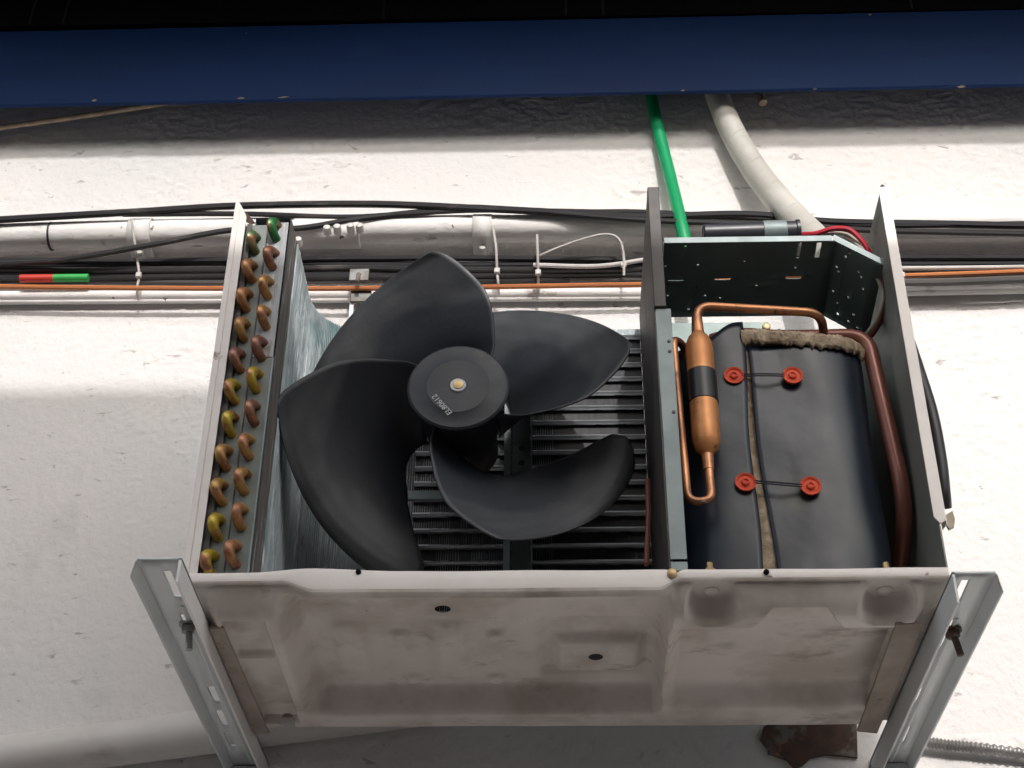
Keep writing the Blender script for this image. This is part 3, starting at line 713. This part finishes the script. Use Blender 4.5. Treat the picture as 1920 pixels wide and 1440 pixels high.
def blade_pt(u, v, phi0):
    r_ = R0+(RT-R0)*v
    a = np.interp(r_, *zip(*lead)); c = np.interp(r_, *zip(*trail))
    ph = R(phi0+a+(c-a)*u)
    yl = .056+.014*(1-v)
    y = yl+(BACK[phi0]-yl)*(u+.06*math.sin(math.pi*u))
    return V(FC.x+r_*math.cos(ph), y, FC.z+r_*math.sin(ph))
NU, NV = 34, 36
vv = [1-(1-k/NV)**1.45 for k in range(NV+1)]
for phi0 in (14, 97, 181, 284):
    gr = [[blade_pt(i/NU, v, phi0) for i in range(NU+1)] for v in vv]
    bo = MB().sheet(gr).build('blade', 'blade', hub, solid=.0018, angle=60)
    # dusty lighter tone outward, dark root: blade's lit and shaded parts put into colour
    da = bo.data.attributes.new('dust_light', 'FLOAT', 'POINT')
    da.data.foreach_set('value', [ss(.0, .10, v-.50-.16*math.sin(3*i/NU)+.35*max(0, i/NU-.7)+.10*mnoise.noise(V(i*.11, v*3, phi0)))*(.75+.5*mnoise.noise(V(i*.3, v*9, phi0+5))) for v in vv for i in range(NU+1)])
# printed number on the hub
tx = bpy.data.curves.new('hub_number', 'FONT'); tx.body = 'EL80612'; tx.size = .0098; tx.align_x = 'CENTER'; tx.align_y = 'CENTER'; tx.extrude = .0001
to = bpy.data.objects.new('hub_number', tx); COL.objects.link(to); tx.materials.append(MAT['pale_print'])
q = at(829, 758, .0452); a_ = R(128)
to.matrix_world = Matrix.Translation(V(q.x, .0456, q.z)) @ Matrix.Rotation(R(90), 4, 'X') @ Matrix.Rotation(a_, 4, 'Z')
bpy.context.view_layer.update()
tm = bpy.data.meshes.new_from_object(to.evaluated_get(bpy.context.evaluated_depsgraph_get())); mw = to.matrix_world.copy(); bpy.data.objects.remove(to)
tm.transform(mw); to = bpy.data.objects.new('hub_number', tm); COL.objects.link(to); to.parent = hub

# ---- motor and its bracket
mo = MB().lathe(V(FC.x, .135, FC.z), (0, 1, 0), [(.012, -.03), (.012, 0), (.036, .002), (.042, .008), (.043, .06), (.038, .068)], 32).build('fan_motor', 'dark_steel', unit)
br_ = MB().box(-.072, -.064, .196, .232, .0, .50).build('motor_bracket', 'galvanised', unit)
MB().box(-.063, -.040, .230, .232, .0, .50).build('rail', 'galvanised', br_)
MB().box(-.039, -.037, .214, .232, .0, .50).build('rail_flange', 'galvanised', br_)
for z in (.30, .278, .255): MB().lathe(V(-.051, .2298, z), (0, -1, 0), [(.004, 0), (.004, .0012), (.002, .002)], 8).build('screw', 'dark_steel', br_)
MB().box(-.20, -.073, .2, .206, .208, .220).build('cross_bar', 'galvanised', br_)

# ---- rear plate of the compressor side
MB().box(.114, .290, .2600, .2615, .004, .523).build('rear_plate', 'teal_steel', unit)
MB().box(.2902, .402, .2600, .2615, .004, .470).build('rear_plate', 'teal_steel', unit)
MB().lathe(at(1437, 613, .256), (0, -1, 0), [(.006, 0), (.0055, .003), (.003, .004)], 12).build('screw', 'brass', unit)

# ---- electrical tray
tray_holes = []
def hole(px, py, w_, h_):
    p = atz(px, py, .466); tray_holes.append((p.x-w_/2, p.x+w_/2, p.y-h_/2, p.y+h_/2))
for px, py in ((1286, 470), (1309, 501), (1248, 503), (1397, 494), (1492, 505), (1419, 535), (1252, 552), (1322, 552), (1350, 556), (1291, 575)): hole(px, py, .0026, .0026)
hole(1355, 524, .020, .0045); hole(1488, 522, .020, .0045); hole(1267, 527, .020, .0016); hole(1535, 476, .006, .026); hole(1499, 476, .004, .028)
def zt(y): return .474-(y-.03)*.10
TB = .164
mb = plate([.1316, .3455], [.030, TB], tray_holes, lambda u, v: (u, v, zt(v)))
tray = mb.build('control_tray', 'teal_steel', unit, solid=.0012)
MB().box(.1316, .340, .0285, .0298, .4735, .482).build('tray_rim', 'galvanised', tray)
# sloping wing on the right, with punched holes
wa, wb = V(.3455, .030, .474), V(.3985, .030, .434)
wing_holes = [(.30, .06), (.24, .12), (.10, .30), (.55, .22), (.15, .34), (.62, .27), (.7, .40), (.12, .62), (.45, .60), (.25, .74), (.62, .78), (.30, .88), (.55, .90), (.75, .92)]
eu = (wb-wa); wd = V(0, TB-.030, zt(TB)-zt(.030))
HH = [(u-.025, u+.025, v-.013, v+.013) for u, v in wing_holes]
mb = plate([0, 1], [0, 1], HH, lambda u, v: wa+eu*u+wd*v)
mb.build('tray_wing', 'teal_steel', tray, solid=.0012)
MB().prism([wa+V(-.004, -.001, .001), wb+V(0, -.001, .0), wb+V(.001, -.001, .009), wa+V(-.002, -.001, .010)], (0, .0012, 0)).build('wing_rim', 'galvanised', tray)
# capacitor and wires above the tray
cp = at(1318, 441, .075); cq = at(1500, 435, .075)
MB().lathe(cp, cq-cp, [(.012, 0), (.0145, .002), (.0145, (cq-cp).length-.006), (.0165, (cq-cp).length-.005), (.0165, (cq-cp).length-.001), (.013, (cq-cp).length)], 28).build('capacitor', 'capacitor', tray)
c1, c2 = at(1430, 437.3, .075), at(1474, 435.9, .075)
MB().lathe(c1, c2-c1, [(.0148, 0), (.0162, .0005), (.0162, (c2-c1).length-.0005), (.0148, (c2-c1).length)], 28).build('capacitor_strap', 'galvanised', tray)
def wire(nm, pts, r, mt, parent=tray): return MB().tube(spline([at(*p) for p in pts], 6), r, 8).build(nm, mt, parent)
wire('wire', [(1500, 440, .08), (1530, 438, .075), (1560, 429, .07), (1590, 430, .07), (1612, 447, .07), (1632, 475, .075)], .0034, 'wire_red')
wire('wire', [(1510, 443, .08), (1545, 441, .078), (1580, 438, .08), (1608, 452, .082), (1640, 474, .09)], .0026, 'wire_white')
wire('wire', [(1580, 446, .08), (1610, 462, .085), (1640, 480, .09), (1652, 470, .09)], .0022, 'wire_white')
wire('wire', [(1600, 470, .08), (1630, 478, .07), (1645, 490, .07)], .003, 'beige_rope')
wire('wire', [(1575, 455, .09), (1600, 450, .09), (1622, 460, .09)], .003, 'brown_pipe')

# ---- compressor in its jacket
CX, CY, HX, HY = .252, .155, .113, .104
def jac(a, off, z):
    ca, sa = math.cos(a), math.sin(a); e_ = 2/5.0
    bul = 1+.006*math.sin(z*21+1.3*math.cos(a*2))
    return V(CX+math.copysign(abs(ca)**e_, ca)*(HX*bul+off), CY+math.copysign(abs(sa)**e_, sa)*(HY*bul+off), z)
NJ = 1440
_loop = [jac(R(90)-2*math.pi*i/NJ*-1, 0, 0) for i in range(NJ+1)]          # from the back, over the left side, along the front to the right side
_arc = [0.0]
for i in range(NJ): _arc.append(_arc[-1]+(_loop[i+1]-_loop[i]).length)
_ang = [R(90)+2*math.pi*i/NJ for i in range(NJ+1)]
def s2a(sv): return float(np.interp(sv, _arc, _ang))
def front_s(x):
    c = [(abs(_loop[i].x-x), _arc[i]) for i in range(NJ) if _loop[i].y < CY-.05]
    return min(c)[1]
def front_angle(x): return s2a(front_s(x))
def jsheet(s0f, s1f, z0, z1f, off, nu=60, nz=40, wob=.003):
    g_ = []
    for k in range(nz+1):
        row = []
        for i in range(nu+1):
            t = i/nu; s0, s1 = s0f(k/nz), s1f(k/nz); a = s2a(s0+(s1-s0)*t); z = z0+(z1f(t)-z0)*k/nz
            row.append(jac(a, off+wob*mnoise.noise(V((s0+(s1-s0)*t)*22, z*9, off*70+3)), z))
        g_.append(row)
    return g_
sS = front_s(.2245)
comp = MB().lathe(V(CX, CY, 0), (0, 0, 1), [(.095, .0), (.095, .26), (.085, .31), (.05, .335)], 40).build('compressor', 'black_tape', unit)
jl = MB().sheet(jsheet(lambda k: .02, lambda k: sS-.006+.004*k+.002*math.sin(k*9), .004, lambda t: .335+.006*math.sin(t*7)+.022*ss(.86, .98, t), .0060)).build('jacket_left', 'vinyl', comp, solid=.002)
jr = MB().sheet(jsheet(lambda k: sS+.008-.0085*k+.0022*math.sin(k*7+1), lambda k: _arc[-1]*.90, .004, lambda t: .3265+.003*math.sin(t*9), .002)).build('jacket_right', 'vinyl', comp, solid=.002)
# felt lining: ragged top and a strip in the seam
MB().sheet(jsheet(lambda k: sS-.012, lambda k: sS+.15, .28, lambda t: .343-.006*ss(.1, .8, t)+.004*mnoise.noise(V(t*30, 0, 0)), -.0025, 110, 12, .004)).build('felt_lining', 'felt', comp, solid=.005)
MB().sheet(jsheet(lambda k: sS-.016, lambda k: sS+.014-.010*k, .004, lambda t: .33, -.0030, 10, 50, .004)).build('felt_lining', 'felt', comp, solid=.003)
def felt_row(off, zz, jag, sd_):
    return [jac(s2a(sS-.004+.152*i/150), off+.0016*mnoise.noise(V(i*.2, sd_, 7)), zz-.008*ss(15, 110, i)+jag*mnoise.noise(V(i*.13, sd_, 1))+jag*.6*mnoise.noise(V(i*.45, sd_, 9))) for i in range(151)]
MB().sheet([felt_row(-.012, .3440, .002, 1), felt_row(-.004, .3500, .003, 2), felt_row(.004, .3490, .003, 3), felt_row(.0085, .3420, .002, 4), felt_row(.0075, .3345, .004, 5), felt_row(.0055, .3290, .006, 6)]).build('felt_edge', 'felt', comp, solid=.004)
# buttons and their cords
pairs = [((1376, 705), (1486, 705)), ((1398, 905), (1520, 912))]
for a, c in pairs:
    pos = []
    for px, py in (a, c):
        p = at(px, py, .056); an = front_angle(p.x); s0 = jac(an, .0085, p.z); s1 = jac(an+.02, .0085, p.z); tng = (s1-s0).normalized(); nr = tng.cross(V(0, 0, 1)).normalized()
        if nr.y > 0: nr = -nr
        p = at(px, py, s0.y); s0 = V(p.x, s0.y, p.z)
        MB().lathe(s0, nr, [(.010, -.004), (.0112, -.001), (.0122, .0014), (.0118, .0026), (.0098, .0022), (.0085, .0008), (.0052, .0010), (.0046, .0034), (.0030, .0040), (.0024, .0026), (.0004, .0024)], 28).build('button', 'red_plastic', comp)
        pos.append(s0+nr*.003)
    for dz in (.0014, -.0014):
        mid = (pos[0]+pos[1])/2+V(0, -.004, -.003+dz)
        MB().tube(spline([pos[0]+V(.010, .001, dz), mid, pos[1]+V(-.010, .001, dz)], 6), .0009, 6).build('cord', 'cord', comp)
for px in (1330, 1660): 
    q = at(px, 1056, .03); MB().lathe(q, (0, 0, 1), [(.0065, -.014), (.0065, -.008), (.0035, -.006), (.0035, .0)], 6).build('foot_nut', 'brass', comp)

# ---- copper and brown pipework
mu0 = at(1309, 628, .028); MX = mu0.x; MY = .028
zt_, zb_ = .333, .158
mf = MB().lathe(V(MX, MY, 0), (0, 0, 1), [(.006, zb_), (.0085, zb_+.004), (.0135, zb_+.010), (.0162, zb_+.020), (.0166, zb_+.03), (.0166, zt_-.028), (.0158, zt_-.018), (.012, zt_-.008), (.0075, zt_-.002), (.006, zt_)], 32).build('muffler', 'copper_new', unit)
MB().lathe(V(MX, MY, 0), (0, 0, 1), [(.0166, .230), (.0176, .2305), (.0176, .272), (.0166, .2725)], 32).build('tape_band', 'black_tape', mf)
MB().lathe(V(MX, MY, 0), (0, 0, 1), [(.0066, zt_-.004), (.0076, zt_), (.0064, zt_+.022)], 16).build('ferrule', 'copper', mf)
MB().lathe(V(MX, MY, 0), (0, 0, -1), [(.0066, -(zb_+.004)), (.0072, -zb_), (.0062, -(zb_-.018))], 16).build('ferrule', 'copper', mf)
MB().tube(fillet([V(MX, MY, zt_-.005), V(MX, MY, .3735), V(.318, .046, .374), V(.326, .085, .362), V(.328, .10, .355)], .020), .0056, 14).build('pipe', 'copper', mf)
MB().tube(fillet([V(MX, MY, zb_+.005), V(MX+.001, MY-.002, .098), V(MX-.026, MY-.002, .098), V(MX-.030, MY+.004, .328), V(MX-.014, MY+.026, .332), V(MX-.008, MY+.04, .30)], .017, 8), .0050, 14).build('pipe', 'copper', mf)
MB().lathe(V(MX-.009, MY-.008, .0935), (0, -.4, -1), [(.003, 0), (.003, .003), (.001, .004)], 10).build('solder_tip', 'bolt_metal', mf)
MB().tube(fillet([at(1335, 640, .10), at(1380, 628, .085), at(1470, 634, .09), at(1625, 630, .075), at(1690, 905, .075), at(1697, 975, .085), V(.386, .135, .068)], .026, 8), .0098, 16).build('suction_pipe', 'brown_pipe', unit)
MB().tube(spline([at(1648, 508, .06), at(1660, 560, .07), at(1650, 600, .09), at(1622, 642, .11), at(1598, 670, .13)], 6), .0046, 10).build('pipe', 'brown_pipe', unit)
MB().tube(spline([at(1642, 512, .055), at(1655, 555, .062), at(1643, 600, .08), at(1620, 632, .10)], 6), .0026, 8).build('wire', 'wire_white', unit)
MB().tube([at(1212, 1058, .06), at(1216, 960, .10), at(1214, 900, .12)], .003, 8).build('wire', 'brown_pipe', unit)

# ---- cable and scrap beside the right panel
cb = MB().tube(spline([at(1704, 640, .06), at(1724, 700, .05), at(1747, 775, .045), at(1763, 860, .045), at(1770, 925, .05), at(1772, 952, .06)], 8), .0075, 12).build('supply_cable', 'cable_black')
tag(cb, 'black supply cable bowed out along the right side panel', 'cable')
poly = [(1772, 966), (1786, 957), (1791, 973), (1789, 988), (1780, 992), (1775, 985)]
pp = MB().prism([at(x, y, .03) for x, y in poly], (0, .004, 0)).build('paper_scrap', 'paper', bevel=.0005)
tag(pp, 'small brown scrap stuck below the end of the black supply cable', 'scrap')
